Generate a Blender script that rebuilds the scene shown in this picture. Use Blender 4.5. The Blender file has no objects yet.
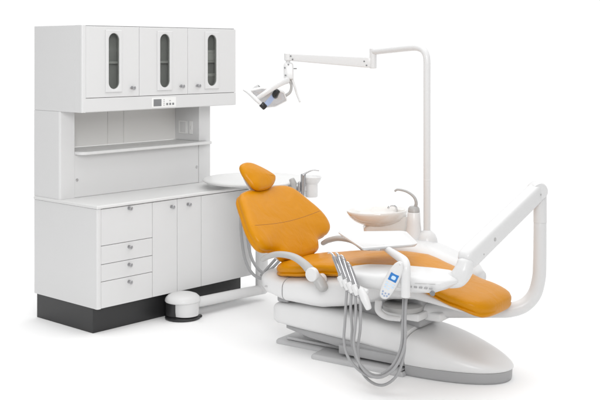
EXPO = 0
import bpy, bmesh, math, random
from mathutils import Vector, Matrix
from mathutils.bvhtree import BVHTree
random.seed(4)
R = math.radians
scene = bpy.context.scene
COL = scene.collection

# ------------------------------------------------------------------ materials
def mat(name, col, rough=0.4, metal=0.0, bump=0.0, bscale=200.0, var=0.0, vscale=3.0, coat=0.0, spec=0.5,
        trans=0.0, wrinkle=0.0):
    m = bpy.data.materials.new(name); m.use_nodes = True
    nt = m.node_tree; b = nt.nodes['Principled BSDF']
    b.inputs['Base Color'].default_value = (*col, 1)
    b.inputs['Roughness'].default_value = rough
    b.inputs['Metallic'].default_value = metal
    b.inputs['Coat Weight'].default_value = coat
    b.inputs['Specular IOR Level'].default_value = spec
    b.inputs['Transmission Weight'].default_value = trans
    tc = nt.nodes.new('ShaderNodeTexCoord')
    if var:
        n = nt.nodes.new('ShaderNodeTexNoise'); n.inputs['Scale'].default_value = vscale
        n.inputs['Detail'].default_value = 6
        nt.links.new(tc.outputs['Object'], n.inputs['Vector'])
        mx = nt.nodes.new('ShaderNodeMix'); mx.data_type = 'RGBA'
        mx.inputs[6].default_value = (*[c * (1 - var) for c in col], 1)
        mx.inputs[7].default_value = (*[min(1, c * (1 + var)) for c in col], 1)
        nt.links.new(n.outputs['Fac'], mx.inputs[0]); nt.links.new(mx.outputs[2], b.inputs['Base Color'])
        mr = nt.nodes.new('ShaderNodeMapRange')
        mr.inputs['To Min'].default_value = max(0.02, rough - 0.06); mr.inputs['To Max'].default_value = rough + 0.06
        nt.links.new(n.outputs['Fac'], mr.inputs['Value']); nt.links.new(mr.outputs[0], b.inputs['Roughness'])
    last = None
    if wrinkle:
        w = nt.nodes.new('ShaderNodeTexNoise'); w.inputs['Scale'].default_value = 9; w.inputs['Detail'].default_value = 3
        w.inputs['Distortion'].default_value = 0.6
        nt.links.new(tc.outputs['Object'], w.inputs['Vector'])
        bw = nt.nodes.new('ShaderNodeBump'); bw.inputs['Strength'].default_value = wrinkle; bw.inputs['Distance'].default_value = 0.02
        nt.links.new(w.outputs['Fac'], bw.inputs['Height']); last = bw
    if bump:
        n2 = nt.nodes.new('ShaderNodeTexNoise'); n2.inputs['Scale'].default_value = bscale; n2.inputs['Detail'].default_value = 2
        nt.links.new(tc.outputs['Object'], n2.inputs['Vector'])
        bp = nt.nodes.new('ShaderNodeBump'); bp.inputs['Strength'].default_value = bump; bp.inputs['Distance'].default_value = 0.001
        nt.links.new(n2.outputs['Fac'], bp.inputs['Height'])
        if last: nt.links.new(last.outputs['Normal'], bp.inputs['Normal'])
        last = bp
    if last: nt.links.new(last.outputs['Normal'], b.inputs['Normal'])
    return m

M = dict(
    laminate=mat('cabinet_laminate', (.66, .66, .66), .33, var=.015, vscale=2, bump=.05, bscale=90),
    laminate_in=mat('recess_laminate', (.83, .82, .80), .5, var=.02),
    counter=mat('solid_surface', (.69, .69, .685), .32, spec=.3, var=.006, vscale=2),
    plinth=mat('plinth_black', (.022, .022, .023), .38, var=.2, vscale=5),
    white=mat('white_enamel', (.69, .69, .69), .28, coat=.05, bump=.05, bscale=160, spec=.35),
    shell=mat('chair_plastic', (.73, .73, .73), .32, spec=.4, coat=.1, bump=.04, bscale=300),
    cream=mat('cream_ceramic', (.72, .70, .675), .12, coat=.5, var=.01),
    grey=mat('grey_casting', (.50, .50, .505), .42, var=.05, vscale=8, bump=.1, bscale=250),
    midgrey=mat('grey_band', (.37, .37, .375), .4, var=.04, vscale=10),
    armgrey=mat('armrest_grey', (.43, .427, .42), .38, var=.02),
    hose=mat('silicone_hose', (.34, .34, .345), .4, var=.04, vscale=15),
    steel=mat('brushed_steel', (.62, .62, .63), .25, metal=1.0, var=.05, vscale=60),
    satin=mat('satin_grey_metal', (.42, .42, .43), .32, metal=.8, var=.05, vscale=60),
    chrome=mat('chrome', (.75, .75, .76), .1, metal=1.0, var=.02),
    black=mat('black_plastic', (.012, .012, .013), .35, var=.1),
    gap=mat('dark_gap', (.05, .05, .05), .8, var=.1),
    leather=mat('orange_leather', (.58, .232, .001), .32, var=.05, vscale=6, bump=.25, bscale=380, wrinkle=.30, spec=.2),
    piping=mat('orange_seam', (.25, .085, .002), .45, var=.06, vscale=9, bump=.2, bscale=380),
    glass=mat('smoked_window', (.115, .12, .115), .08, var=.5, vscale=11, coat=.3),
    lens=mat('lamp_lens', (.52, .53, .55), .08, coat=.6, var=.15, vscale=9),
    lens_reflection=mat('painted_blue_reflection', (.38, .48, .70), .12, coat=.5, var=.2, vscale=14),  # blue reflection in the lamp lens, put in as plain colour
    screen_grey=mat('lcd_grey', (.20, .205, .21), .2, var=.05),
    blue=mat('blue_screen', (.012, .17, .50), .15, var=.15, vscale=30),
    icon=mat('icon_pale', (.55, .72, .9), .3, var=.02),
    key=mat('key_bluegrey', (.30, .38, .55), .4, var=.02),
    plate=mat('outlet_plate', (.80, .80, .79), .35, var=.01),
    floor=mat('white_sweep', (.95, .95, .95), .9, var=.006, vscale=.7, spec=.1),
)

m = bpy.data.materials.new('smoked_pane'); m.use_nodes = True; nt = m.node_tree; nt.nodes.remove(nt.nodes['Principled BSDF'])
tr_ = nt.nodes.new('ShaderNodeBsdfTransparent'); tr_.inputs['Color'].default_value = (.74, .75, .735, 1)
gs = nt.nodes.new('ShaderNodeBsdfGlossy'); gs.inputs['Roughness'].default_value = .03
fr_ = nt.nodes.new('ShaderNodeFresnel'); fr_.inputs['IOR'].default_value = 1.5
mx = nt.nodes.new('ShaderNodeMixShader')
ge = nt.nodes.new('ShaderNodeNewGeometry'); mt = nt.nodes.new('ShaderNodeMath'); mt.operation = 'SUBTRACT'; mt.use_clamp = True
nt.links.new(fr_.outputs[0], mt.inputs[0]); nt.links.new(ge.outputs['Backfacing'], mt.inputs[1]); nt.links.new(mt.outputs[0], mx.inputs[0]); nt.links.new(tr_.outputs[0], mx.inputs[1]); nt.links.new(gs.outputs[0], mx.inputs[2])
nt.links.new(mx.outputs[0], nt.nodes['Material Output'].inputs['Surface'])
M['pane'] = m

# ------------------------------------------------------------------ frames
CA = R(55)
U = Vector((math.sin(CA), -math.cos(CA), 0)); W = Vector((math.cos(CA), math.sin(CA), 0))
CHAIR = Matrix.Translation((.656, 6.263, 0)) @ Matrix.Rotation(-(math.pi/2 - CA), 4, 'Z')     # x towards the feet, y to the far side
CAB = Matrix.Translation((-1.324, 6.85, 0)) @ Matrix.Rotation(R(47.9), 4, 'Z')                # x along the front, y into the depth
WORLD = Matrix.Identity(4)
OFF = {}

def thing(name, label, cat, frame, base, group=None):
    o = bpy.data.objects.new(name, None); COL.objects.link(o)
    o.empty_display_size = .1
    o.matrix_world = frame @ Matrix.Translation(base)
    OFF[o.name] = Vector(base)
    o['label'] = label; o['category'] = cat
    if group: o['group'] = group
    return o

def obj(name, bm, m, parent=None, wn=False, sharp=38, label=None):
    if parent is not None:
        off = OFF[parent.name]
        bmesh.ops.translate(bm, verts=bm.verts, vec=-off)
    bmesh.ops.recalc_face_normals(bm, faces=bm.faces)
    for f in bm.faces: f.smooth = True
    for e in bm.edges:
        if len(e.link_faces) == 2 and e.calc_face_angle(0) > R(sharp): e.smooth = False
    me = bpy.data.meshes.new(name); bm.to_mesh(me); bm.free()
    me.materials.append(M[m])
    o = bpy.data.objects.new(name, me); COL.objects.link(o)
    if parent is not None:
        o.parent = parent; OFF[o.name] = off
    if wn:
        md = o.modifiers.new('wn', 'WEIGHTED_NORMAL'); md.keep_sharp = True; md.weight = 80
    if label: o['label'] = label
    return o

# ------------------------------------------------------------------ shapes
def new(): return bmesh.new()

def merge(bm, other):
    me = bpy.data.meshes.new('t'); other.to_mesh(me); other.free(); bm.from_mesh(me); bpy.data.meshes.remove(me)
    return bm

def box(bm, x0, x1, y0, y1, z0, z1, r=.003, seg=2, only=None):
    t = bmesh.new()
    bmesh.ops.create_cube(t, size=1)
    for v in t.verts:
        v.co = Vector(((x0+x1)/2 + v.co.x*(x1-x0), (y0+y1)/2 + v.co.y*(y1-y0), (z0+z1)/2 + v.co.z*(z1-z0)))
    if r > 0:
        es = [e for e in t.edges if only is None or only((e.verts[0].co+e.verts[1].co)/2, (e.verts[1].co-e.verts[0].co).normalized())]
        bmesh.ops.bevel(t, geom=es, offset=r, segments=seg, profile=.5, affect='EDGES')
    return merge(bm, t)

def crom(pts, n=8):
    P = [Vector(p) for p in pts]
    if len(P) < 3: return P
    P = [2*P[0]-P[1]] + P + [2*P[-1]-P[-2]]
    out = []
    for i in range(1, len(P)-2):
        a, b, c, d = P[i-1:i+3]
        for k in range(n):
            t = k/n
            out.append(.5*((2*b)+(c-a)*t+(2*a-5*b+4*c-d)*t*t+(3*b-a-3*c+d)*t**3))
    out.append(P[-2]); return out

def loft(bm, rings, cap=True, closed=True):
    vs = [[bm.verts.new(p) for p in r] for r in rings]
    n = len(vs[0])
    for a, b in zip(vs, vs[1:]):
        for i in range(n if closed else n-1):
            j = (i+1) % n
            bm.faces.new((a[i], a[j], b[j], b[i]))
    if cap:
        bm.faces.new(list(reversed(vs[0]))); bm.faces.new(vs[-1])
    return bm

def tube(bm, pts, r, seg=14, smooth=8, flat=None, end=.3):
    """swept round bar; r a number or a list matching pts; flat=(a,b) stretches the section; rounded ends"""
    P = crom(pts, smooth) if smooth else [Vector(p) for p in pts]
    n = len(P)
    if isinstance(r, (int, float)): rr = [r]*n
    else:
        rr = []
        for i in range(n):
            t = i/(n-1)*(len(r)-1); k = min(int(t), len(r)-2); rr.append(r[k]+(r[k+1]-r[k])*(t-k))
    tang = [(P[min(i+1, n-1)]-P[max(i-1, 0)]).normalized() for i in range(n)]
    up = Vector((0, 0, 1))
    if abs(tang[0].dot(up)) > .95: up = Vector((0, 1, 0))
    nx = tang[0].cross(up).normalized()
    rings = []
    def ring(c, t, nx, rad):
        ny = t.cross(nx).normalized()
        a, b = flat if flat else (1, 1)
        return [c + nx*math.cos(2*math.pi*k/seg)*rad*a + ny*math.sin(2*math.pi*k/seg)*rad*b for k in range(seg)]
    for i in range(n):
        nx = (nx - tang[i]*nx.dot(tang[i])).normalized()
        if i == 0 and end:
            for s, q in ((1, .35), (.8, .72), (.45, .93)):
                rings.append(ring(P[0]-tang[0]*rr[0]*end*s, tang[0], nx, rr[0]*q))
        rings.append(ring(P[i], tang[i], nx, rr[i]))
        if i == n-1 and end:
            for s, q in ((.45, .93), (.8, .72), (1, .35)):
                rings.append(ring(P[-1]+tang[-1]*rr[-1]*end*s, tang[-1], nx, rr[-1]*q))
    return loft(bm, rings)

def lathe(bm, c, prof, seg=40, axis=(0, 0, 1), sx=1, sy=1):
    """prof: list of (radius, height along axis) from c"""
    ax = Vector(axis).normalized()
    a = ax.orthogonal().normalized() if abs(ax.z) < .99 else Vector((1, 0, 0))
    b = ax.cross(a); c = Vector(c)
    rings = [[c + ax*h + a*(math.cos(2*math.pi*k/seg)*r*sx) + b*(math.sin(2*math.pi*k/seg)*r*sy) for k in range(seg)] for r, h in prof]
    return loft(bm, rings)

def outline(pts, n=6):
    """smooth closed curve through 2-D points"""
    P = [Vector((p[0], p[1], 0)) for p in pts]; N = len(P); out = []
    for i in range(N):
        a, b, c, d = P[i-1], P[i], P[(i+1) % N], P[(i+2) % N]
        for k in range(n):
            t = k/n
            q = .5*((2*b)+(c-a)*t+(2*a-5*b+4*c-d)*t*t+(3*b-a-3*c+d)*t**3)
            out.append((q.x, q.y))
    return out

def rounded(pts, r, n=5):
    """polygon with rounded corners"""
    out = []; N = len(pts)
    for i in range(N):
        p0, p, p1 = Vector(pts[i-1]), Vector(pts[i]), Vector(pts[(i+1) % N])
        rr = r[i] if isinstance(r, (list, tuple)) else r
        d0 = min(rr, (p0-p).length*.45); d1 = min(rr, (p1-p).length*.45)
        a = p+(p0-p).normalized()*d0; b = p+(p1-p).normalized()*d1
        for k in range(n+1):
            t = k/n; q = a*(1-t)**2+p*2*t*(1-t)+b*t*t
            out.append((q.x, q.y))
    return out

def inset(pts, d):
    N = len(pts); P = [Vector((p[0], p[1])) for p in pts]
    area = sum(P[i].x*P[(i+1) % N].y-P[(i+1) % N].x*P[i].y for i in range(N))
    s = 1 if area > 0 else -1; out = []
    for i in range(N):
        t = (P[(i+1) % N]-P[i-1])
        if t.length < 1e-9: t = Vector((1, 0))
        t.normalize(); nrm = Vector((-t.y, t.x))*s
        out.append(P[i]+nrm*d)
    return out

def slab(bm, pts, o, ex, ey, ez, prof, crown=0.0, rings_in=6, bend=None):
    """closed outline pts in the (ex,ey) plane at o, built up along ez; prof = [(inset, height)...] from back to front;
       the last ring is carried on to the middle with a crown"""
    o, ex, ey, ez = Vector(o), Vector(ex), Vector(ey), Vector(ez)
    def pos(p, h):
        b = bend(p[0], p[1]) if bend else 0
        return o+ex*p[0]+ey*p[1]+ez*(h+b)
    rings = [[pos(p, h) for p in inset(pts, d)] for d, h in prof]
    vs = [[bm.verts.new(p) for p in r] for r in rings]
    n = len(pts)
    for a, b in zip(vs, vs[1:]):
        for i in range(n):
            bm.faces.new((a[i], a[(i+1) % n], b[(i+1) % n], b[i]))
    for side, (d, h), sgn in ((vs[0], prof[0], 0), (vs[-1], prof[-1], 1)):
        base = inset(pts, d)
        c = Vector((sum(p[0] for p in base)/n, sum(p[1] for p in base)/n))
        if sgn == 0 and not bend:
            bm.faces.new(list(reversed(side))); continue
        if sgn == 1 and not crown and not bend:
            bm.faces.new(side); continue
        prev = side
        for k in range(1, rings_in):
            s = 1-k/rings_in
            cur = []
            for p in base:
                q = c+(Vector(p)-c)*s
                cur.append(bm.verts.new(pos(q, h+(crown*(1-s**2.2) if sgn else 0))))
            for i in range(n):
                bm.faces.new((prev[i], prev[(i+1) % n], cur[(i+1) % n], cur[i]))
            prev = cur
        cv = bm.verts.new(pos(c, h+(crown if sgn else 0)))
        for i in range(n): bm.faces.new((prev[i], prev[(i+1) % n], cv))
    return bm

def round_prof(t, r, n=4, back=None):
    """profile of a slab of thickness t (0..t) with edges rounded by r"""
    rb = r if back is None else back
    out = []
    for k in range(n+1):
        a = math.pi/2*k/n; out.append((rb*(1-math.sin(a)), rb*(1-math.cos(a))))
    for k in range(n+1):
        a = math.pi/2*k/n; out.append((r*(1-math.cos(a)), t-r*(1-math.sin(a))))
    return out

def sring(u, cy, hw, zb, zt, n=3.0, seg=40, ax='u', pinch=0, pz=.45):
    """superellipse cross-section standing across u"""
    pts = []
    zc, hh = (zb+zt)/2, (zt-zb)/2
    for k in range(seg):
        a = 2*math.pi*k/seg; c, s = math.cos(a), math.sin(a)
        y = hw*math.copysign(abs(c)**(2/n), c); z = hh*math.copysign(abs(s)**(2/n), s)
        if pinch:
            zz = (z/hh+1)/2
            y *= 1-pinch/hw*math.exp(-((zz-pz)/.055)**2)
        pts.append(Vector((u, cy+y, zc+z)) if ax == 'u' else Vector((cy+y, u, zc+z)))
    return pts

def interp(tab, x):
    if x <= tab[0][0]: return tab[0][1:]
    for a, b in zip(tab, tab[1:]):
        if x <= b[0]:
            t = (x-a[0])/(b[0]-a[0]); t = t*t*(3-2*t)*.5+t*.5
            return [p+(q-p)*t for p, q in zip(a[1:], b[1:])]
    return tab[-1][1:]

def knob(parent, x, y, z, name='knob'):
    b = new()
    lathe(b, (x, y, z), [(.004, 0), (.012, .001), (.012, .004), (.006, .006), (.006, .016), (.011, .019), (.0125, .024), (.0125, .029), (.010, .032), (.003, .033)], 20, (0, -1, 0))
    return obj(name, b, 'satin', parent)

# ================================================================== SETTING
b = new()
b.faces.new([b.verts.new((.1+4.9*math.cos(2*math.pi*k/96), 6.9+4.6*math.sin(2*math.pi*k/96), 0)) for k in range(96)])
fl = obj('floor', b, 'floor'); fl['kind'] = 'structure'

# ================================================================== DENTAL CABINET
cab = thing('dental_cabinet', 'tall white dental cabinet with glazed upper cupboards, open shelf and drawers on a black plinth', 'cabinet', CAB, (0, 0, 0))
b = new(); box(b, .0115, 1.375, .060, .70, 0.0, .168, .002); obj('plinth', b, 'plinth', cab, wn=True)
b = new()
box(b, .0, 1.43, .022, .716, .167, .822, .002)
box(b, .0, .030, -.001, .0215, .167, .8215, .014, 5, only=lambda c, d: abs(d.z) > .9 and c.y < .005 and c.x < .01)
obj('base_body', b, 'laminate', cab, wn=True)
b = new(); box(b, .031, 1.428, .0195, .0217, .170, .82, 0); obj('shadow_gap', b, 'gap', cab)
b = new(); box(b, -.008, 1.438, -.012, .716, .823, .846, .008, 4); obj('countertop', b, 'counter', cab, wn=True)
fronts = [('drawer', .0325, .4655, .5795, .8185, .262, .803), ('drawer', .0325, .4655, .4575, .5765, .262, .543),
          ('drawer', .0325, .4655, .3445, .4545, .262, .424), ('drawer', .0325, .4655, .169, .3415, .262, .309),
          ('door', .4685, .6895, .169, .8185, .636, .772), ('door', .6925, .9165, .169, .8185, .79, .772),
          ('door', .9195, 1.4285, .169, .8185, None, None)]
for nm, x0, x1, z0, z1, kx, kz in fronts:
    b = new(); box(b, x0, x1, .0, .0192, z0, z1, .0022, 2)
    d = obj(nm, b, 'laminate', cab, wn=True)
    if kx is not None: knob(d, kx, 0, kz)
# recessed middle
b = new()
box(b, .0, .122, .4155, .716, .8465, 1.4455, .016, 5, only=lambda c, d: abs(d.z) > .9 and c.y < .42 and c.x < .06)
obj('side_panel', b, 'laminate', cab, wn=True); b = new()
box(b, 1.276, 1.398, .4155, .716, .8465, 1.4455, .010, 4, only=lambda c, d: abs(d.z) > .9 and c.y < .42 and c.x > 1.3)
obj('side_panel', b, 'laminate', cab, wn=True)

b = new()
box(b, .1225, .615, .690, .714, 1.166, 1.445, .0015); box(b, .618, .764, .690, .714, 1.166, 1.445, .0015); box(b, .767, 1.2755, .690, .714, 1.166, 1.445, .0015)
obj('back_panel', b, 'laminate_in', cab, wn=True)
b = new(); box(b, .1245, 1.274, .4185, .436, .8475, 1.140, .002)
lp = obj('lower_panel', b, 'laminate', cab, wn=True)
for x in (.145, 1.255):
    b = new(); lathe(b, (x, .4185, .968), [(.003, 0), (.011, .0005), (.011, .003), (.008, .0045), (.002, .0035)], 20, (0, -1, 0)); obj('lock', b, 'steel', lp)
b = new()
sh = rounded([(.1235, .335), (1.352, .335), (1.352, .4145), (1.275, .4145), (1.275, .689), (.1235, .689)], [.06, .035, .004, .002, .002, .002], 8)
slab(b, sh, (0, 0, 1.143), (1, 0, 0), (0, 1, 0), (0, 0, 1), round_prof(.022, .006, 3))
obj('shelf', b, 'counter', cab, wn=True)
for y0, y1, nm in ((.545, .645, 'power_outlet'), (.485, .520, 'switch_plate')):
    b = new(); box(b, 1.270, 1.2757, y0, y1, 1.215, 1.315, .002)
    ot = obj(nm, b, 'plate', cab, wn=True)
    b = new()
    if nm == 'power_outlet':
        box(b, 1.2685, 1.2702, y0+.018, y1-.018, 1.225, 1.305, .001); obj('outlet_face', b, 'laminate', ot)
    else:
        box(b, 1.267, 1.2702, y0+.011, y1-.011, 1.25, 1.28, .001); obj('rocker', b, 'laminate', ot)
# wall cupboard on top
b = new()
box(b, .0, 1.425, .2405, .716, 1.446, 2.030, .003)
box(b, .0, .028, .1855, .240, 1.446, 2.030, 0); box(b, 1.3985, 1.425, .1855, .240, 1.446, 2.030, 0)
box(b, .0283, 1.398, .1855, .240, 1.446, 1.560, 0); box(b, .0283, 1.398, .1855, .240, 2.008, 2.030, 0)
box(b, .0, .030, .1630, .1850, 1.4465, 2.0295, .014, 5, only=lambda c, d: abs(d.z) > .9 and c.y < .17 and c.x < .01)
box(b, .0305, 1.425, .1640, .1850, 1.4465, 1.5405, .008, 3, only=lambda c, d: abs(d.x) > .9 and c.y < .17 and c.z < 1.47)
obj('upper_body', b, 'laminate', cab, wn=True)
b = new(); box(b, .0285, 1.3975, .196, .2400, 1.770, 1.786, .002); obj('inner_shelf', b, 'laminate', cab)
b = new()
for x0, x1, z0, z1 in ((.031, 1.4245, 1.5405, 1.5480), (.031, 1.4245, 2.020, 2.0275), (.480, .491, 1.549, 2.019), (.932, .942, 1.549, 2.019)): box(b, x0, x1, .1836, .1853, z0, z1, 0)
obj('shadow_gap', b, 'gap', cab)
def stadium(w, z0, z1, cx, n=12):
    r = w/2; out = []
    for k in range(n+1): a = math.pi*k/n; out.append((cx+r*math.cos(a), z1-r+r*math.sin(a)))
    for k in range(n+1): a = math.pi+math.pi*k/n; out.append((cx+r*math.cos(a), z0+r+r*math.sin(a)))
    return out
for x0, x1, kx in ((.0325, .484, .42), (.487, .9355, .872), (.9385, 1.424, 1.03)):
    cx = (x0+x1)/2+(-.008 if x0 > .9 else .003)
    b = new(); st = stadium(.100, 1.593, 1.984, cx, 14); n = len(st)
    def rim(X0, X1, Z0, Z1):
        out = []; zm = (Z0+Z1)/2
        for (x, z) in st:
            dx, dz = x-cx, z-zm
            k = min(((X1 if dx > 0 else X0)-cx)/dx if abs(dx) > 1e-6 else 1e9, ((Z1 if dz > 0 else Z0)-zm)/dz if abs(dz) > 1e-6 else 1e9)
            out.append((cx+dx*k, zm+dz*k))
        for c in ((X0, Z0), (X0, Z1), (X1, Z0), (X1, Z1)):
            q = min(range(n), key=lambda t: (out[t][0]-c[0])**2+(out[t][1]-c[1])**2); out[q] = c
        return out
    rr = lambda pts, y: [Vector((p[0], y, p[1])) for p in pts]
    o1, o2 = rim(x0, x1, 1.5435, 2.024), rim(x0+.0022, x1-.0022, 1.5457, 2.0218)
    loft(b, [rr(st, .1635), rr(o2, .1635), rr(o1, .1657), rr(o1, .183), rr(st, .183), rr(st, .1635)], cap=False)
    bmesh.ops.remove_doubles(b, verts=b.verts, dist=.0001)
    d = obj('cupboard_door', b, 'laminate', cab, sharp=30)
    # window frame: a plate with a stadium opening
    b = new(); st = stadium(.092, 1.597, 1.980, cx, 14); n = len(st)
    hw, z0, z1 = .070, 1.577, 2.000; mid = (z0+z1)/2
    outer = []
    for (x, z) in st:
        dx, dz = x-cx, z-mid; s = min(hw/abs(dx) if abs(dx) > 1e-6 else 1e9, (z1-mid)/abs(dz) if abs(dz) > 1e-6 else 1e9)
        outer.append((cx+dx*s, mid+dz*s))
    # pull the four nearest points onto the corners
    for cxx, czz in ((hw, z1-mid), (-hw, z1-mid), (hw, z0-mid), (-hw, z0-mid)):
        i = min(range(n), key=lambda k: (outer[k][0]-cx-cxx)**2+(outer[k][1]-mid-czz)**2); outer[i] = (cx+cxx, mid+czz)
    def rg(pts, y, k=0.0, c=(cx, mid)): return [Vector((c[0]+(p[0]-c[0])*(1+k), y, c[1]+(p[1]-c[1])*(1+k*.2))) for p in pts]
    loft(b, [rg(outer, .1634), rg(outer, .1565), rg(outer, .1545, -.05), rg(st, .1545, .09), rg(st, .1565, .0), rg(st, .1625, -.06)], cap=False)
    fr = obj('window_frame', b, 'laminate', d, sharp=30)
    b = new(); gl = stadium(.091, 1.598, 1.979, cx, 14)
    slab(b, gl, (0, .1632, 0), (1, 0, 0), (0, 0, 1), (0, -1, 0), [(0, 0), (0, .0035), (.002, .0045)])
    obj('window_glass', b, 'pane', d, sharp=5)
    knob(d, kx, .1635, 1.603)
    b = new(); box(b, kx-.024, kx+.016, .1505, .1575, 1.599, 1.607, .003); obj('knob_lever', b, 'satin', d)
for lab, x0, x1, z0, z1, m_ in (('pale supply box on the inner shelf behind the right oval cupboard window', 1.165, 1.268, 1.7865, 1.865, 'counter'),
                               ('darker supply box at the bottom behind the right oval cupboard window', 1.160, 1.262, 1.5605, 1.690, 'armgrey')):
    t = thing('supply_box', lab, 'box', CAB, ((x0+x1)/2, .218, z0), 'supply boxes behind the cupboard window')
    b = new(); box(b, x0, x1, .202, .236, z0, z1-.024, .002); obj('carton', b, m_, t)
    b = new(); box(b, x0-.0015, x1+.0015, .2005, .2375, z1-.0235, z1, .002); obj('lid', b, 'counter', t)
b = new(); box(b, .597, .822, .1615, .1650, 1.456, 1.528, .0015); cp = obj('control_panel', b, 'plate', cab, wn=True)
b = new(); box(b, .612, .684, .1602, .1618, 1.466, 1.516, .0005); obj('screen', b, 'screen_grey', cp)
b = new()
for k in range(4): box(b, .703, .713, .1605, .1618, 1.468+k*.013, 1.4745+k*.013, .0004)
obj('indicator', b, 'armgrey', cp)
for x in (.737, .765, .793):
    b = new(); box(b, x-.008, x+.008, .1590, .1618, 1.471, 1.486, .001); obj('button', b, 'screen_grey', cp)
b = new(); box(b, .757, .772, .1605, .1618, 1.498, 1.506, .0005); obj('indicator', b, 'armgrey', cp)

# ================================================================== ASSISTANT WORKSTATION (floor box, pipe, post, round top)
st_ = thing('assistant_workstation', 'round white worktop on a floor pipe and domed junction box, between cabinet and chair', 'workstation', WORLD, (-.815, 7.30, 0))
b = new(); lathe(b, (-.815, 7.30, 0), [(.116, .001), (.123, .003), (.123, .012), (.116, .018), (.06, .024), (.01, .0244)], 44); obj('box_base', b, 'plinth', st_)
b = new()
rings = []
for z in (.0245, .115):                                                   # dark core behind the white skirt
    rings.append([Vector((-.838+math.cos(a)*.098, 7.315+math.sin(a)*.098, z)) for a in [2*math.pi*k/36 for k in range(36)]])
loft(b, rings); obj('box_core', b, 'plinth', st_)
b = new(); lathe(b, (-.793, 7.285, 0), [(.08, .025), (.090, .028), (.092, .06), (.092, .118), (.08, .1185)], 44); obj('box_skirt', b, 'white', st_)
b = new(); lathe(b, (-.815, 7.30, 0), [(.06, .118), (.118, .1185), (.124, .124), (.123, .136), (.116, .150), (.100, .164), (.072, .174), (.036, .179), (.004, .180)], 48); obj('box_lid', b, 'white', st_)
b = new(); lathe(b, (-.685, 7.21, .040), [(.003, 0), (.011, .002), (.011, .016), (.003, .019)], 16, (.3, -1, 0)); obj('valve_knob', b, 'black', st_)
b = new(); tube(b, [(-.75, 7.33, .095), (-.5, 7.60, .088), (-.285, 7.83, .080)], .0365, 24, 4); obj('floor_pipe', b, 'white', st_)
b = new(); lathe(b, (-.285, 7.83, 0), [(.01, .045), (.030, .050), (.043, .062), (.047, .080), (.047, .860), (.085, .872), (.085, .884), (.03, .885)], 32); obj('post', b, 'shell', st_)
b = new()
lathe(b, (-.335, 7.81, .886), [(.36, 0), (.372, .002), (.386, .010), (.388, .018), (.383, .024), (.372, .027), (.20, .027), (.02, .027)], 72); obj('round_worktop', b, 'counter', st_, sharp=50)
# ---- instrument bracket at the edge of the worktop
b = new(); tube(b, [(-.20, 7.66, .872), (-.13, 7.59, .868), (-.06, 7.56, .872), (.02, 7.56, .872)], .016, 14, 6); br = obj('bracket_arm', b, 'shell', st_)
b = new(); box(b, -.080, .045, 7.540, 7.585, .846, .888, .010, 3); obj('instrument_holder', b, 'white', st_)
b = new(); lathe(b, (-.095, 7.55, .865), [(.004, 0), (.022, .003), (.024, .02), (.022, .035), (.004, .038)], 20, (-.5, -1, 0)); obj('pivot_knob', b, 'white', st_)
b = new(); lathe(b, (.082, 7.58, .014), [(.02, .788), (.041, .790), (.046, .797), (.046, .885), (.050, .888), (.066, .912), (.074, .935), (.070, .939), (.055, .914), (.030, .905), (.004, .904)], 32); obj('solids_canister', b, 'shell', st_)
b = new(); tube(b, [(.02, 7.57, .87), (.06, 7.58, .865)], .012, 10, 0); obj('canister_clip', b, 'shell', st_)
SUC = 'suction instruments held at the round worktop'
def suction(name, label, pts, rad, m, hose, tip=None):
    sh = lambda q: (q[0], q[1]-.13, q[2]+.016)
    pts = [sh(q) for q in pts]; tip = ([sh(q) for q in tip[0]], tip[1]) if tip else None
    t = thing(name, label, name.replace('_', ' '), WORLD, pts[0], SUC)
    b = new(); tube(b, pts, rad, 14, 4); obj('body', b, m, t)
    if tip:
        b = new(); tube(b, *tip, 10, 8); obj('tip', b, 'satin', t)
    b = new(); tube(b, [pts[0]]+hose, .010, 10, 8); obj('hose', b, 'hose', t)
    return t
suction('air_syringe', 'slim grey syringe with long thin tip bent right, held beside the round worktop', [(.020, 7.645, .80), (.020, 7.645, .86), (.022, 7.645, .925), (.024, 7.645, .957)], [.013, .016, .017, .019], 'satin',
        [(.020, 7.53, .70), (.00, 7.52, .52), (-.10, 7.45, .36), (-.20, 7.32, .32)], ([(.026, 7.645, .957), (.055, 7.645, .975), (.095, 7.645, .989), (.135, 7.645, .985)], [.008, .0055, .0045, .004]))
suction('suction_wand', 'chunky pale suction wand with rounded head, left of the slim syringe at the round worktop', [(-.035, 7.640, .79), (-.040, 7.640, .85), (-.048, 7.640, .895), (-.060, 7.640, .925)], [.014, .018, .023, .020], 'armgrey',
        [(-.03, 7.53, .70), (-.05, 7.52, .52), (-.20, 7.40, .36), (-.27, 7.28, .30)])
suction('saliva_ejector', 'thin dark saliva ejector valve standing between wand and syringe at the round worktop', [(-.008, 7.635, .79), (-.008, 7.635, .84), (-.006, 7.635, .875), (-.004, 7.635, .905)], [.010, .012, .011, .008], 'satin',
        [(-.01, 7.53, .70), (-.03, 7.52, .52), (-.15, 7.42, .37), (-.24, 7.30, .31)])
# ---- two suction hoses hanging behind the backrest, ending at the chair's rear cover
th = thing('suction_hose_pair', 'two grey suction hoses curving down behind the orange backrest to the chair base', 'hose', WORLD, (-.37, 7.2, .30))
b = new(); tube(b, [(-.36, 7.40, .86), (-.385, 7.36, .72), (-.365, 7.30, .56), (-.335, 7.22, .44), (-.28, 7.12, .375), (-.205, 7.02, .35)], .0105, 12, 8); obj('hose', b, 'hose', th)
b = new(); tube(b, [(-.38, 7.42, .86), (-.415, 7.38, .70), (-.405, 7.32, .54), (-.375, 7.24, .41), (-.315, 7.14, .335), (-.225, 7.03, .32)], .0105, 12, 8); obj('hose', b, 'hose', th)

# ================================================================== DENTAL CHAIR
ch = thing('dental_chair', 'reclined dental chair with orange leather cushions on a white and grey floor base', 'dental chair', CHAIR, (0, 0, 0))
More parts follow.
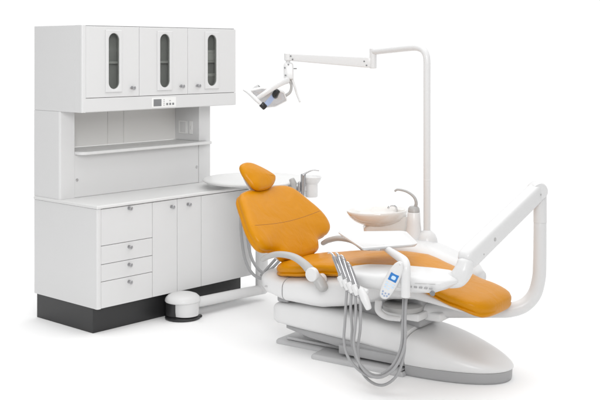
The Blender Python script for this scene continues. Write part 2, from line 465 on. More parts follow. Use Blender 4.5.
# floor plate (two steps)
pl = rounded([(-.905, -.135), (-.54, -.135), (-.53, -.285), (.11, -.285), (.11, .285), (-.53, .285), (-.54, .135), (-.905, .135)], [.035, .02, .03, .01, .01, .03, .02, .035], 5)
b = new(); slab(b, pl, (0, 0, 0), (1, 0, 0), (0, 1, 0), (0, 0, 1), [(0, .001), (0, .014), (.004, .021), (.010, .026), (.018, .028)]); obj('base_plate', b, 'grey', ch, sharp=50)
b = new()
for y in (-.09, .09): box(b, -.83, -.10, y-.02, y+.02, .030, .050, .006, 3)
obj('plate_rib', b, 'grey', ch)
# toe of the base: grey band and white hood
def toe(k, u0=.105, half=.25, tip=.64):
    pts = []
    for i in range(33):
        a = -math.pi/2+math.pi*i/32; c, s = math.cos(a), math.sin(a)
        pts.append((u0+(tip-u0-k)*abs(c)**(2/2.15), (half-k)*math.copysign(abs(s)**(2/2.15), s)))
    return pts
def toe_pts(k): p = toe(k); return [(.105, -(.25-k))]+p[1:-1]+[(.105, .25-k)]
b = new(); P = toe_pts(0)
loft(b, [[Vector((u, w, z)) for u, w in toe_pts(k)] for k, z in ((.012, 0), (.006, .003), (.002, .016), (.0, .062), (.004, .064))]); obj('base_band', b, 'midgrey', ch, sharp=50)
b = new()
def hood_z(u): return .235-.145*max(0, min(1, (u-.105)/.535))**1.25
rings = []
for k, f in ((.0, 0), (-.006, .08), (-.007, .28), (-.004, .48), (.005, .66), (.018, .78), (.036, .865), (.065, .92), (.11, .965), (.16, .99), (.21, 1.0)):
    rings.append([Vector((u, w, .0645+(hood_z(u)-.0645)*f)) for u, w in toe_pts(k)])
loft(b, rings); obj('base_hood', b, 'shell', ch, sharp=60)
# side band + lift cover
b = new()
tab = [(-.87, .190, .150, .270), (-.84, .205, .140, .285), (-.6, .21, .125, .292), (-.3, .215, .112, .290), (.0, .222, .095, .268), (.098, .226, .090, .252)]
loft(b, [sring(u, 0, *interp(tab, u), n=5.5, seg=48) for u in [-.87, -.862, -.845, -.8, -.7, -.6, -.5, -.4, -.3, -.2, -.1, 0, .06, .098]])
obj('lift_cover', b, 'shell', ch, sharp=50)
b = new()
tab = [(-.80, .15, .110, .15), (-.60, .185, .085, .14), (-.3, .20, .06, .13), (.1, .215, .032, .12)]
loft(b, [sring(u, 0, *interp(tab, u), n=7, seg=36) for u in [-.80, -.7, -.6, -.45, -.3, -.15, 0, .098]]); obj('under_frame', b, 'midgrey', ch)
b = new(); box(b, -.36, .10, -.228, .228, .045, .098, .006); obj('side_skirt', b, 'midgrey', ch)
b = new(); box(b, -.845, -.76, -.19, .19, .285, .33, .01, 3); box(b, -.30, .14, -.12, .12, .245, .43, .02, 3); obj('lift_column', b, 'midgrey', ch)
# seat shell + rear cover
tab = [(-.985, .09, .395, .435), (-.97, .17, .375, .455), (-.94, .225, .352, .466), (-.88, .262, .325, .470), (-.738, .282, .297, .462), (-.5, .290, .290, .492), (-.35, .29, .315, .515), (-.2, .285, .355, .535), (0, .27, .405, .555), (.15, .255, .425, .535), (.30, .235, .412, .475), (.42, .19, .39, .425), (.46, .13, .385, .41)]
b = new(); loft(b, [sring(u, 0, *interp(tab, u), n=3.4, seg=56) for u in [-.985, -.978, -.97, -.955, -.94, -.91, -.88, -.84, -.79, -.742]]); rc = obj('rear_cover', b, 'shell', ch, sharp=60)
b = new(); box(b, -.882, -.862, -.2715, -.262, .387, .391, .0005)
obj('badge', b, 'grey', rc)
b = new(); loft(b, [sring(u, 0, *interp(tab, u), n=3.4, seg=56) for u in [-.734, -.7, -.62, -.55, -.48, -.42, -.35, -.28, -.2, -.1, 0, .1, .15, .22, .3, .36, .42, .46]]); obj('seat_shell', b, 'shell', ch, sharp=60)
b = new(); loft(b, [sring(u, 0, *(q-.008 if i == 0 else (q+.008 if i == 1 else q-.010) for i, q in enumerate(interp(tab, u))), n=3.4, seg=40) for u in (-.75, -.73)]); obj('shell_seam', b, 'gap', ch)
# seat cushion
zt = [(-.86, .452, .505), (-.82, .440, .535), (-.7, .452, .556), (-.45, .486, .594), (-.15, .520, .622), (0, .522, .620), (.2, .476, .566), (.4, .410, .512), (.59, .360, .468)]
def half(u):
    h = .262-.02*max(0, min(1, (u+.1)/.5))
    if u > .36: h *= max(.02, 1-((u-.36)/.235)**4)**.30
    if u < -.72: h *= max(.02, 1-((-.72-u)/.155)**3)**.45
    return h
us = [-.868, -.86, -.845, -.82, -.78, -.72]+[-.72+.06*k for k in range(1, 18)]+[.34, .38, .42, .455, .49, .52, .55, .572, .585, .592]
rings = []
for u in us:
    zb, ztop = interp(zt, u)
    e = 1.0
    if u > .535: e = max(.3, 1-((u-.535)/.07)**2*.75)
    if u < -.82: e = max(.3, 1-((-.82-u)/.055)**2*.6)
    zc, hh = (zb+ztop)/2, (ztop-zb)/2*e
    rings.append(sring(u, 0, half(u), zc-hh, zc+hh, n=3.6, seg=72, pinch=.026, pz=.42))
b = new(); loft(b, rings); seat = obj('seat_cushion', b, 'leather', ch, sharp=80)
# stitched seams across the seat
def seat_seam(u, wmax):
    pts = []
    for k in range(-8, 9):
        w = k/8*wmax
        zb, ztop = interp(zt, u); hh = (ztop-zb)/2; zc = (ztop+zb)/2
        z = zc+hh*(1-min(1, abs(w)/half(u))**3.6)**(1/3.6)
        pts.append((u, w, z-.0008))
    return pts
b = new(); tube(b, seat_seam(.27, .232), .0024, 8, 2); obj('seat_seam', b, 'piping', seat)
b = new()
for s in (-1, 1):
    tube(b, [(u, s*(half(u)-.019), (interp(zt, u)[0]+(interp(zt, u)[1]-interp(zt, u)[0])*.42)) for u in [-.80+.06*k for k in range(0, 23)]], .0052, 8, 3)
obj('seat_piping', b, 'piping', seat)
# backrest
BA = R(50)
be = Vector((-math.cos(BA), 0, math.sin(BA))); bn = Vector((math.sin(BA), 0, math.cos(BA)))
hp = [(0, .0), (.012, .16), (.05, .203), (.078, .222), (.094, .265), (.103, .345), (.135, .393), (.19, .408), (.25, .402), (.31, .380), (.37, .350), (.43, .322), (.485, .288), (.520, .235), (.536, .15)]
right = [(h, v) for v, h in hp if h > 0]
pts = outline([(0, -.002)]+right+[(0, .540)]+[(-h, v) for h, v in reversed(right)], 5)
bc = .035
def cup(x, y): return .10*(x/.41)**2*.35+.012*math.sin((y-.02)*5.5)
b = new()
prof = [(.05, -.060), (.022, -.058), (.008, -.050), (.0, -.036), (.004, -.026), (.006, -.021), (.003, -.016), (-.001, -.004), (.003, .010), (.011, .020), (.024, .027), (.042, .031)]
slab(b, pts, (-.80, bc, .53), (0, 1, 0), be, bn, prof, crown=.012, rings_in=8, bend=cup)
bmesh.ops.recalc_face_normals(b, faces=b.faces)
tree = BVHTree.FromBMesh(b)
def onback(x, v, lift=0.0):
    o = Vector((-.80, bc, .53))+Vector((0, 1, 0))*x+be*v+bn*.6
    hit = tree.ray_cast(o, -bn)
    return (hit[0] if hit[0] else o-bn*.6)+bn*lift
back = obj('backrest', b, 'leather', ch, sharp=80)
b = new(); tube(b, [onback(-.385+.77*k/28, .262-.018*math.cos((k/28-.5)*math.pi), -.0012) for k in range(29)], .0019, 8, 2); obj('backrest_seam', b, 'piping', back)
b = new()
core = outline([(p[0]*.86, .26+(p[1]-.26)*.90) for p in pts[::3]], 2)
slab(b, core, (-.80, bc, .53), (0, 1, 0), be, bn, [(.03, -.088), (.01, -.084), (0, -.072), (0, -.0605)], bend=cup); obj('backrest_shell', b, 'shell', back)
b = new(); tube(b, [(-.84, 0.0, .42), (-.86, 0.0, .50), (-.93, 0.0, .62)], [.05, .05, .045], 20, 6, flat=(1.6, .7)); obj('backrest_hinge', b, 'shell', ch)
# headrest
HA = R(52)
he = Vector((-math.cos(HA), 0, math.sin(HA))); hn = Vector((math.sin(HA), 0, math.cos(HA)))
hh_ = [(-.113, .086), (-.056, .106), (.004, .100), (.066, .066), (.130, .012), (.160, -.036), (.122, -.078), (.050, -.106), (-.058, -.108), (-.106, -.080), (-.124, -.028), (-.134, .030)]
b = new(); slab(b, outline(list(reversed(hh_)), 6), (-1.135, 0, 1.045), (0, 1, 0), he, hn, [(.04, -.044), (.018, -.042), (.005, -.035), (0, -.025), (.001, -.016), (.004, -.008), (.012, .002), (.024, .009), (.038, .012)], crown=.010, rings_in=6, bend=lambda x, y: .35*x*x)
hr = obj('headrest', b, 'leather', ch, sharp=80)
b = new(); tube(b, [(-1.22, .0, 1.02), (-1.19, .0, .975), (-1.13, .0, .90)], .03, 16, 6, flat=(1.7, .6)); obj('headrest_bar', b, 'white', hr)
# armrests
for s in (-1, 1):
    y = s*.335
    b = new(); tube(b, [(-.845, y, .572), (-.80, y, .596), (-.72, y, .617), (-.62, y, .614), (-.545, y, .585), (-.485, y, .540), (-.43, y, .490), (-.40, y, .455)], [.022, .025, .026, .028, .031, .037, .043, .040], 20, 6, flat=(.95, .72), end=.6)
    a = obj('armrest', b, 'armgrey', ch)
    b = new(); lathe(b, (-.458, y+s*.012, .530), [(.01, 0), (.038, .001), (.042, .005), (.042, .026), (.039, .031), (.028, .034), (.004, .035)], 36, (0, s, 0)); obj('hub', b, 'white', a)
    b = new(); lathe(b, (-.45, s*.262, .490), [(.02, 0), (.032, .004), (.032, .058), (.02, .06)], 30, (0, s, 0)); obj('pivot', b, 'shell', a)

# ================================================================== SUPPORT CENTRE (cuspidor)
cu = thing('cuspidor', 'cream rinse bowl on a white support with curved cup filler, behind the seat', 'cuspidor', CHAIR, (-.1, .38, .40))
tab = [(-.42, .05, .50, .60), (-.38, .10, .47, .635), (-.3, .13, .45, .655), (-.1, .15, .43, .655), (0, .15, .42, .630), (.12, .145, .42, .590), (.22, .12, .42, .545), (.28, .06, .43, .50)]
b = new(); loft(b, [sring(u, .40, *interp(tab, u), n=2.6, seg=40) for u in (-.42, -.405, -.38, -.34, -.3, -.2, -.1, -.05, 0, .06, .12, .17, .22, .26, .28)]); obj('support_arm', b, 'white', cu, sharp=60)
b = new(); tube(b, [(-.10, .40, .48), (-.10, .34, .40), (-.08, .18, .34), (-.06, .02, .32)], .06, 18, 6); obj('support_strut', b, 'shell', cu)
b = new(); lathe(b, (-.205, .42, 0), [(.05, .60), (.058, .63), (.050, .70), (.043, .76), (.041, .822), (.038, .826)], 30); obj('column', b, 'shell', cu)
b = new(); lathe(b, (-.205, .42, 0), [(.036, .8265), (.039, .829), (.036, .850), (.026, .862), (.004, .866)], 28); obj('column_cap', b, 'armgrey', cu)
# bowl body, elongated along the picture's horizontal
bx = Vector((U.x, W.x, 0))                                                 # world X expressed in chair axes
def bp(dx, dd, z): p = Vector((-.475, .43, 0)); p = p+Vector((.819, .574, 0))*dx+Vector((-.574, .819, 0))*dd; return Vector((p.x, p.y, z))
b = new()
sec = [(.02, .713, .0), (.065, .715, .0), (.110, .726, .0), (.148, .748, 0), (.172, .774, 0), (.182, .798, 0), (.184, .810, 0), (.180, .815, 0), (.172, .812, 0), (.158, .790, 0), (.125, .760, 0), (.07, .740, 0), (.02, .736, 0)]
loft(b, [[bp(math.cos(a)*r*1.08-.01+(.812-z)*.18, math.sin(a)*r*.95, z+.006*math.cos(a)) for a in [2*math.pi*k/56 for k in range(56)]] for r, z, _ in sec]); obj('bowl', b, 'cream', cu, sharp=70)
b = new()
rings = []
for z, s in ((.655, .92), (.66, .97), (.70, 1.0), (.735, 1.0), (.78, .96)):
    o = rounded([(-.10, -.085), (.205, -.085), (.205, .085), (-.10, .085)], .045, 5)
    if z > .74: o = rounded([(.05, -.085), (.205, -.085), (.205, .085), (.05, .085)], .045, 5)
    elif z > .71: o = rounded([(-.06, -.085), (.205, -.085), (.205, .085), (-.06, .085)], .045, 5)
    rings.append([bp(.05+(x-.05)*s, y*s, z) for x, y in o])
loft(b, rings); obj('bowl_housing', b, 'cream', cu, sharp=50)
b = new(); tube(b, [(-.200, .42, .84), (-.185, .415, .885), (-.200, .41, .925), (-.245, .40, .955), (-.300, .385, .966), (-.322, .38, .955)], [.013, .010, .009, .008, .0075, .007], 14, 8, end=.2); obj('cup_filler', b, 'armgrey', cu)
b = new(); tube(b, [bp(.125, .03, .79), bp(.120, .02, .825), bp(.10, .015, .840), bp(.075, .01, .838), bp(.065, .01, .822)], .007, 12, 6); obj('rinse_spout', b, 'chrome', cu)
b = new(); lathe(b, bp(.155, .02, .775), [(.02, 0), (.03, .02), (.028, .04), (.012, .047), (.003, .048)], 24); obj('spout_base', b, 'cream', cu)

# ================================================================== OPERATING LIGHT
lt = thing('operating_light', 'white dental operating light on a tall bent pole above the headrest', 'dental light', WORLD, (.81, 6.70, .58))
b = new(); lathe(b, (.81, 6.70, 0), [(.070, .63), (.066, .660), (.055, .686), (.038, .703), (.027, .711), (.0235, .714)], 28); obj('pole_collar', b, 'white', lt)
b = new()
bendp = [(.81, 6.70, .62), (.81, 6.70, 1.2), (.81, 6.70, 1.70), (.81, 6.70, 1.790), (.805, 6.706, 1.832), (.790, 6.725, 1.862), (.765, 6.757, 1.877), (.73, 6.80, 1.880), (.61, 6.955, 1.867), (.494, 7.10, 1.853)]
tube(b, bendp, [.0225]*10, 22, 6); obj('pole', b, 'white', lt)
b = new(); lathe(b, (.81, 6.70, 1.03), [(.0224, 0), (.0232, .001), (.0232, .006), (.0224, .007)], 24); obj('pole_joint', b, 'shell', lt)
b = new(); lathe(b, (.494, 7.10, 0), [(.010, 1.739), (.020, 1.740), (.024, 1.744), (.024, 1.872), (.02, 1.876), (.005, 1.877)], 26); obj('elbow_joint', b, 'white', lt)
# spring arm: tapered box
A0, A1 = Vector((.490, 7.103, 1.778)), Vector((-.083, 7.30, 1.816))
d = (A1-A0).normalized(); side = d.cross(Vector((0, 0, 1))).normalized(); up = side.cross(d).normalized()
b = new(); rings = []
for t, hh, hw in ((0, .026, .016), (.015, .034, .021), (.06, .036, .024), (.5, .031, .022), (.94, .026, .020), (.985, .024, .018), (1, .018, .012)):
    c = A0.lerp(A1, t); o = rounded([(-hw, -hh), (hw, -hh), (hw, hh), (-hw, hh)], .009, 4)
    rings.append([c+side*x+up*y for x, y in o])
loft(b, rings); fa = obj('spring_arm', b, 'white', lt, sharp=50)
for t, z in ((.055, -.020), (.085, .006), (.93, -.014), (.955, .008)):
    c = A0.lerp(A1, t)+up*z-side*0
    sd = side if side.y < 0 else -side
    b = new(); lathe(b, c+sd*.021, [(.001, 0), (.0055, .001), (.0055, .0045), (.001, .005)], 12, sd); obj('arm_screw', b, 'screen_grey', fa)
b = new(); lathe(b, (-.083, 7.30, 0), [(.008, 1.846), (.022, 1.844), (.027, 1.838), (.027, 1.795), (.018, 1.788), (.015, 1.786), (.015, 1.76)], 26); obj('knuckle', b, 'white', lt)
b = new(); slab(b, rounded([(-.034, -.056), (.034, -.056), (.032, .050), (.018, .062), (-.028, .062), (-.036, .045)], .012), (-.078, 7.325, 1.712), (1, 0, 0), (0, .1, .995), (0, -.995, .1), round_prof(.05, .010)); gimbal = obj('gimbal', b, 'white', lt, sharp=50)
for p in ((-.105, 7.273, 1.742), (-.100, 7.273, 1.690), (-.080, 7.273, 1.765)):
    b = new(); lathe(b, p, [(.001, 0), (.006, .001), (.006, .006), (.001, .007)], 12, (0, -1, 0)); obj('gimbal_screw', b, 'screen_grey', gimbal)
b = new(); lathe(b, (-.045, 7.30, 1.735), [(.001, 0), (.004, .001), (.004, .022), (.001, .023)], 12, (1, 0, 0))
obj('gimbal_screw', b, 'screen_grey', gimbal)
# head: shell, lens, yoke, handles
ln = Vector((0.05, -.80, -.60)).normalized(); lb = Vector((0, -.60, .80)); lb = (lb-ln*lb.dot(ln)).normalized(); la = lb.cross(ln).normalized()
if la.x < 0: la = -la
lo = Vector((-.20, 7.30, 1.520))
hp_ = [(-.141, .088), (-.064, .106), (.03, .092), (.092, .062), (.112, -.016), (.030, -.068), (-.062, -.076), (-.118, .016)]
poly = rounded(hp_, .011, 5)
b = new(); slab(b, poly, lo, la, lb, ln, [(.05, -.055), (.025, -.045), (.008, -.026), (0, -.008), (0, .0), (.003, .003), (.008, .003), (.010, -.002)]); head = obj('lamp_head', b, 'shell', lt, sharp=50)
b = new(); slab(b, [tuple(p) for p in inset(poly, .0105)], lo, la, lb, ln, [(0, -.002), (.0, .001), (.006, .003)], crown=.009); obj('lens', b, 'lens', head)
b = new(); slab(b, outline([(-.055, -.035), (-.02, -.045), (.035, .045), (.01, .060)], 5), lo, la, lb, ln, [(0, .0115), (0, .0125), (.004, .0132)]); obj('painted_reflection', b, 'lens_reflection', head)  # painted reflection: a blue patch laid on the lens
b = new(); tube(b, [lo+la*.03+lb*.03+ln*.004, lo+la*.028+lb*.055+ln*.014, lo+la*.045+lb*.085+ln*.010], [.017, .022, .019], 18, 4); obj('bulb_cap', b, 'black', head)
b = new(); tube(b, [(-.085, 7.262, 1.655), (-.125, 7.20, 1.640), (-.185, 7.165, 1.605), (-.245, 7.15, 1.565), (-.290, 7.15, 1.535)], [.020, .019, .017, .015, .013], 16, 8, flat=(.8, 1.15)); obj('yoke', b, 'white', lt)
b = new(); tube(b, [(-.385, 7.20, 1.590), (-.345, 7.16, 1.570), (-.300, 7.14, 1.530), (-.262, 7.14, 1.495)], [.008, .015, .017, .015], 16, 6, flat=(1, .8)); hd = obj('front_handle', b, 'white', lt)
b = new(); tube(b, [(-.262, 7.14, 1.496), (-.238, 7.145, 1.472)], [.020, .020], 16, 0); obj('handle_grip', b, 'black', hd)
b = new(); tube(b, [(-.075, 7.31, 1.665), (-.060, 7.31, 1.615), (-.070, 7.31, 1.57), (-.105, 7.32, 1.545), (-.13, 7.325, 1.535)], [.011, .009, .010, .012, .012], 14, 6); obj('rear_bracket', b, 'armgrey', lt)
b = new(); tube(b, [(-.058, 7.31, 1.670), (-.035, 7.30, 1.605), (-.022, 7.30, 1.560), (.000, 7.28, 1.505)], [.009, .008, .007, .007], 12, 6); obj('rear_handle', b, 'white', lt)

# ================================================================== DELIVERY UNIT
du = thing('delivery_unit', 'white instrument delivery unit on a bent arm post, with tray and touchpad beside the seat', 'delivery unit', CHAIR, (.05, -.05, .33))
def wx(X, D, z):                                                           # world -> chair axes
    p = CHAIR.inverted() @ Vector((X, D, z)); return p
b = new()
tube(b, [wx(.60, 6.15, .338), wx(.9, 6.15, .336), wx(1.14, 6.15, .336), wx(1.235, 6.15, .340), wx(1.315, 6.15, .368), wx(1.372, 6.15, .430), wx(1.398, 6.15, .520), wx(1.404, 6.15, .62), wx(1.406, 6.15, .85)],
     [.043, .043, .043, .043, .042, .041, .040, .039, .037], 26, 8); obj('post', b, 'white', du)
b = new(); c = wx(1.406, 6.15, 0); lathe(b, (c.x, c.y, 0), [(.036, .852), (.0385, .853), (.038, 1.02), (.034, 1.045), (.02, 1.058), (.004, 1.060)], 28); ps = obj('post_sleeve', b, 'white', du)
b = new(); box(b, -.25, .24, -.075, .075, .285, .335, .012, 3); box(b, -.12, .16, -.19, -.075, .30, .345, .01, 3); obj('mount_beam', b, 'shell', du)
b = new(); lathe(b, (.03, -.14, 0), [(.10, .345), (.115, .348), (.118, .375), (.105, .385), (.03, .386)], 36); obj('swivel', b, 'armgrey', du)
b = new(); tube(b, [(-.05, -.28, .41), (-.045, -.29, .36), (.0, -.28, .328), (.08, -.26, .322)], [.022, .020, .017, .014], 14, 6); lv = obj('brake_lever', b, 'white', du)
# flex arm to the console
A0, A1 = wx(1.385, 6.135, 1.035), Vector((.56, -.40, .735))
d = (A1-A0).normalized(); side = d.cross(Vector((0, 0, 1))).normalized(); up = side.cross(d).normalized()
b = new(); rings = []
for t, hh, hw in ((-.065, .022, .020), (-.052, .040, .032), (-.02, .050, .040), (.05, .053, .042), (.5, .054, .043), (.93, .056, .044), (.99, .052, .042), (1.02, .040, .034), (1.03, .02, .02)):
    c = A0.lerp(A1, t); o = rounded([(-hw, -hh), (hw, -hh), (hw, hh), (-hw, hh)], .026, 5)
    rings.append([c+side*x+up*y for x, y in o])
loft(b, rings); fx = obj('flex_arm', b, 'white', du, sharp=50)
sd = side if (CHAIR.to_3x3() @ side).y < 0 else -side
for t, z, r in ((.70, .0, .011), (.86, -.02, .005), (.04, .0, .005)):
    b = new(); lathe(b, A0.lerp(A1, t)+sd*.0425+up*z, [(.001, 0), (r, .0006), (r, .002), (.001, .003)], 16, sd); obj('arm_cap', b, 'armgrey', fx)
b = new(); lathe(b, A0+Vector((0, 0, .005)), [(.02, -.048), (.046, -.046), (.052, -.03), (.052, .03), (.046, .046), (.02, .048)], 30, (CHAIR.inverted().to_3x3() @ Vector((.25, -1, 0)))); obj('arm_knuckle', b, 'white', du)
# console head
tab = [(-.16, .03, .575, .600), (-.15, .07, .560, .618), (-.12, .105, .548, .634), (-.06, .135, .545, .645), (.05, .150, .542, .655), (.2, .155, .550, .666), (.35, .155, .556, .672), (.44, .148, .568, .672), (.50, .125, .592, .665), (.54, .085, .618, .656), (.557, .04, .63, .645)]
b = new(); loft(b, [sring(u, -.46, *interp(tab, u), n=2.7, seg=52) for u in (-.16, -.157, -.15, -.137, -.12, -.09, -.06, 0, .05, .1, .2, .3, .35, .4, .44, .475, .50, .52, .54, .552, .557)]); con = obj('console', b, 'white', du, sharp=60)
b = new(); tube(b, [(.49, -.45, .625), (.535, -.44, .645), (.560, -.425, .685), (.565, -.41, .725)], [.040, .050, .050, .044], 26, 6, end=.5); obj('console_swivel', b, 'white', du)
b = new()
for k in range(5): box(b, .335+k*.030, .353+k*.030, -.6180, -.608, .6025+k*.001, .612+k*.001, .002)
obj('control_dots', b, 'midgrey', con)
b = new(); lathe(b, (.470, -.602, .590), [(.002, 0), (.013, .002), (.015, .012), (.01, .016), (.002, .017)], 16, (.2, -.9, -.3)); obj('drain_knob', b, 'screen_grey', con)
b = new(); tube(b, [(.37, -.6155, .628), (.42, -.611, .631), (.48, -.5945, .633)], .0012, 6, 4); obj('console_seam', b, 'armgrey', con)
# holder bar with five cradles
b = new(); tube(b, [(-.115, -.585, .590), (-.04, -.622, .566), (.03, -.640, .556), (.09, -.640, .545)], [.022, .024, .024, .020], 16, 6); obj('holder_bar', b, 'white', du)
cr = [(-.062, -.632, .583), (-.028, -.640, .570), (.006, -.648, .560), (.040, -.652, .552), (.100, -.655, .525)]
for i, (x, y, z) in enumerate(cr):
    b = new()
    if i < 4: tube(b, [(x-.018, y-.01, z+.030), (x+.006, y-.012, z-.018)], [.020, .0165], 16, 3, end=.25); obj('cradle', b, 'white', du)
    else: tube(b, [(x-.035, y-.005, z+.035), (x-.005, y-.015, z-.005), (x+.022, y-.02, z-.052)], [.020, .024, .017], 16, 4, end=.5); obj('cradle', b, 'white', du, label='empty hanging white cradle at the end of the row')
# support tube rising in front of the console and carrying the tray
b = new(); tube(b, [(.335, -.650, .560), (.335, -.650, .62), (.335, -.648, .68), (.330, -.640, .715), (.305, -.615, .738), (.25, -.57, .746), (.15, -.48, .748), (.05, -.38, .748)], [.025, .025, .025, .025, .025, .023, .020, .018], 20, 8, end=.3); obj('tray_support', b, 'white', du)
b = new()
tr = rounded([(-.375, -.215), (.02, -.575), (.215, -.285), (-.05, .045)], [.02, .03, .05, .05], 6)
slab(b, tr, (0, 0, .752), (1, 0, 0), (0, 1, 0), (0, 0, 1), [(.05, -.002), (.012, .002), (.002, .012), (0, .018), (.003, .021), (.008, .021), (.018, .012), (.03, .010)]); obj('tray', b, 'white', du, sharp=60)
# touchpad
pe = Vector((.50, -.06, .87)).normalized(); pn = Vector((.50, -.86, .12)); pn = (pn-pe*pn.dot(pe)).normalized(); px_ = pe.cross(pn).normalized()
po = Vector((.262, -.675, .634))
b = new()
oval = outline([(q[0]*.80, q[1]) for q in [(0, -.115), (.030, -.100), (.044, -.05), (.048, .0), (.046, .05), (.034, .10), (.016, .125), (0, .13), (-.016, .125), (-.034, .10), (-.046, .05), (-.048, .0), (-.044, -.05), (-.030, -.100)]], 5)
slab(b, oval, po, px_, pe, pn, [(.02, -.018), (.006, -.014), (0, -.004), (.002, .004), (.008, .008), (.016, .010)], crown=.003); tp = obj('touchpad', b, 'white', du, sharp=60)
sgn = 1 if px_.x > 0 else -1
def pad(name, m, x0, x1, y0, y1, h=.0125, r=.003):
    b = new(); slab(b, rounded([(x0*sgn, y0), (x1*sgn, y0), (x1*sgn, y1), (x0*sgn, y1)], r, 3), po, px_, pe, pn, [(0, .009), (0, h), (.0008, h+.0006)]); return obj(name, b, m, tp)
pad('screen', 'blue', -.023, .023, .010, .056)
pad('screen_icon', 'icon', -.011, .013, .022, .044, .0138, .008)
b = new()
for (x, y) in [(-.018, -.008), (0, -.008), (.018, -.008), (-.018, -.024), (0, -.024), (.018, -.024), (-.016, -.040), (.002, -.040)]:
    slab(b, rounded([((x-.0065)*sgn, y-.003), ((x+.0065)*sgn, y-.003), ((x+.0065)*sgn, y+.003), ((x-.0065)*sgn, y+.003)], .002, 2), po, px_, pe, pn, [(0, .009), (0, .0132)])
obj('touch_key', b, 'icon', tp)
for (x, y) in [(-.017, -.068), (0, -.072), (.017, -.068), (-.013, -.084), (0, -.089), (.013, -.084)]:
    b = new(); lathe(b, po+px_*x*sgn+pe*y, [(.001, .009), (.0048, .0095), (.0048, .0128), (.001, .0134)], 12, pn); obj('button', b, 'key', tp)
b = new(); tube(b, [po-pn*.01-pe*.02, po-pn*.045-pe*.03, (.30, -.60, .60)], .014, 12, 4); obj('touchpad_mount', b, 'white', du)

# ================================================================== HANDPIECES with hoses
HG = 'grey metal handpieces hanging in the holder row'
HZ = [
    ('leftmost grey handpiece in the holder row, with short hooked tip and hose looping under', [(-.045, -.640, .552), (-.078, -.635, .622), (-.108, -.630, .675), (-.135, -.625, .715)], [.010, .013, .0125, .009],
     [(-.135, -.625, .715), (-.146, -.624, .728), (-.163, -.622, .733), (-.176, -.621, .728)],
     [(-.040, -.640, .535), (-.052, -.63, .46), (-.064, -.62, .36), (-.070, -.62, .26), (-.044, -.62, .172), (.033, -.62, .107), (.129, -.62, .092), (.228, -.615, .163), (.278, -.60, .273), (.272, -.57, .411), (.262, -.54, .530), (.25, -.50, .57)]),
    ('second grey handpiece from the left end of the holder row, slightly stouter with square head', [(-.012, -.648, .540), (-.042, -.642, .608), (-.072, -.638, .668), (-.098, -.634, .722)], [.011, .0145, .0135, .0105],
     [(-.098, -.634, .722), (-.106, -.634, .735), (-.116, -.634, .738)],
     [(-.008, -.645, .520), (-.020, -.63, .44), (-.030, -.60, .33), (-.031, -.60, .25), (.002, -.60, .157), (.079, -.60, .100), (.154, -.60, .102), (.235, -.595, .164), (.280, -.585, .279), (.272, -.56, .405), (.265, -.53, .520), (.255, -.49, .57)]),
    ('third grey handpiece from the left end of the holder row, dark slim body', [(.022, -.656, .530), (-.004, -.650, .590), (-.036, -.645, .655), (-.060, -.642, .712)], [.011, .013, .0125, .009],
     [(-.060, -.642, .712), (-.066, -.642, .726), (-.078, -.642, .732)],
     [(.026, -.655, .510), (.022, -.645, .43), (.014, -.64, .34), (.007, -.64, .25), (.046, -.64, .150), (.116, -.64, .100), (.191, -.64, .110), (.264, -.63, .174), (.305, -.61, .287), (.293, -.58, .418), (.282, -.55, .530), (.27, -.50, .572)]),
    ('rightmost grey handpiece in the holder row, lowest in its cradle, with the longest hose loop', [(.056, -.660, .522), (.034, -.655, .572), (.006, -.650, .630), (-.018, -.647, .680)], [.011, .014, .013, .010],
     [(-.018, -.647, .680), (-.024, -.647, .694), (-.034, -.647, .700)],
     [(.060, -.658, .502), (.050, -.64, .42), (.034, -.62, .33), (.008, -.60, .213), (.028, -.60, .107), (.091, -.60, .053), (.173, -.60, .051), (.254, -.60, .119), (.292, -.59, .243), (.283, -.57, .391), (.276, -.54, .513), (.265, -.50, .57)]),
]
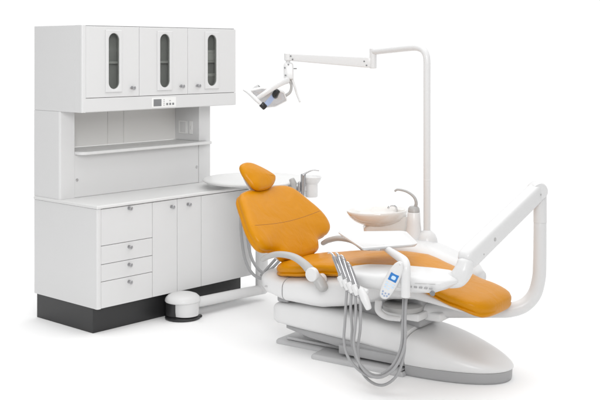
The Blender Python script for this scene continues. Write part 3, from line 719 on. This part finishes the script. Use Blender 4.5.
for i, (lab, body, rad, tip, hose) in enumerate(HZ):
    t = thing('dental_handpiece', lab, 'handpiece', CHAIR, body[0], HG)
    rad = [r*1.18 for r in rad]
    b = new(); tube(b, body, rad, 16, 6, end=.3); bd = obj('body', b, 'satin', t)
    b = new(); tube(b, tip, [rad[-1]*.8, .006, .004, .003][:len(tip)], 12, 6); obj('tip', b, 'steel', t)
    p, q = Vector(body[1]), Vector(body[2]); ax = (q-p).normalized()
    b = new(); lathe(b, p, [(.013, 0), (.0182, .001), (.0182, .008), (.013, .009)], 18, ax); obj('collar', b, 'hose', bd)
    b = new(); tube(b, [body[0]]+hose, .0078, 12, 8); obj('hose', b, 'hose', t)

# ================================================================== CAMERA
cam = bpy.data.cameras.new('camera'); cam.sensor_width = 36; cam.lens = 63.0; cam.shift_y = -148/600; cam.clip_end = 500; cam.clip_start = .05
co = bpy.data.objects.new('camera', cam); COL.objects.link(co); co.location = (0, 0, 1.85); co.rotation_euler = (R(90), 0, 0)
scene.camera = co

# ================================================================== STUDIO LIGHT
w = bpy.data.worlds.new('World'); scene.world = w; w.use_nodes = True
bg = w.node_tree.nodes['Background']; bg.inputs['Color'].default_value = (1, 1, 1, 1); 
nt = w.node_tree                                                           # studio surround: white wall behind the set, dimmer room on the camera's side
tc = nt.nodes.new('ShaderNodeTexCoord'); sx = nt.nodes.new('ShaderNodeSeparateXYZ'); nt.links.new(tc.outputs['Generated'], sx.inputs[0])
mr = nt.nodes.new('ShaderNodeMapRange'); mr.interpolation_type = 'SMOOTHSTEP'
mr.inputs['From Min'].default_value = -.25; mr.inputs['From Max'].default_value = .75; mr.inputs['To Min'].default_value = .53; mr.inputs['To Max'].default_value = 1.04
nt.links.new(sx.outputs['Y'], mr.inputs['Value']); nt.links.new(mr.outputs[0], bg.inputs['Strength'])
def area(name, loc, target, size, power, sy=None):
    l = bpy.data.lights.new(name, 'AREA'); l.energy = power; l.size = size; l.shape = 'RECTANGLE'; l.size_y = sy or size
    o = bpy.data.objects.new(name, l); COL.objects.link(o); o.location = loc
    o.rotation_euler = (Vector(target)-Vector(loc)).to_track_quat('-Z', 'Y').to_euler(); return o
area('softbox_overhead', (.2, 7.2, 6.5), (.2, 7.3, 0), 9, 370)
k = area('softbox_key', (.3, .6, 3.4), (-.75, 7.2, 1.75), 2.2, 38); k.data.spread = R(75)
vs = scene.view_settings; vs.view_transform = 'Standard'; vs.look = 'None'; vs.exposure = EXPO; vs.gamma = 1
scene.render.engine = 'CYCLES'
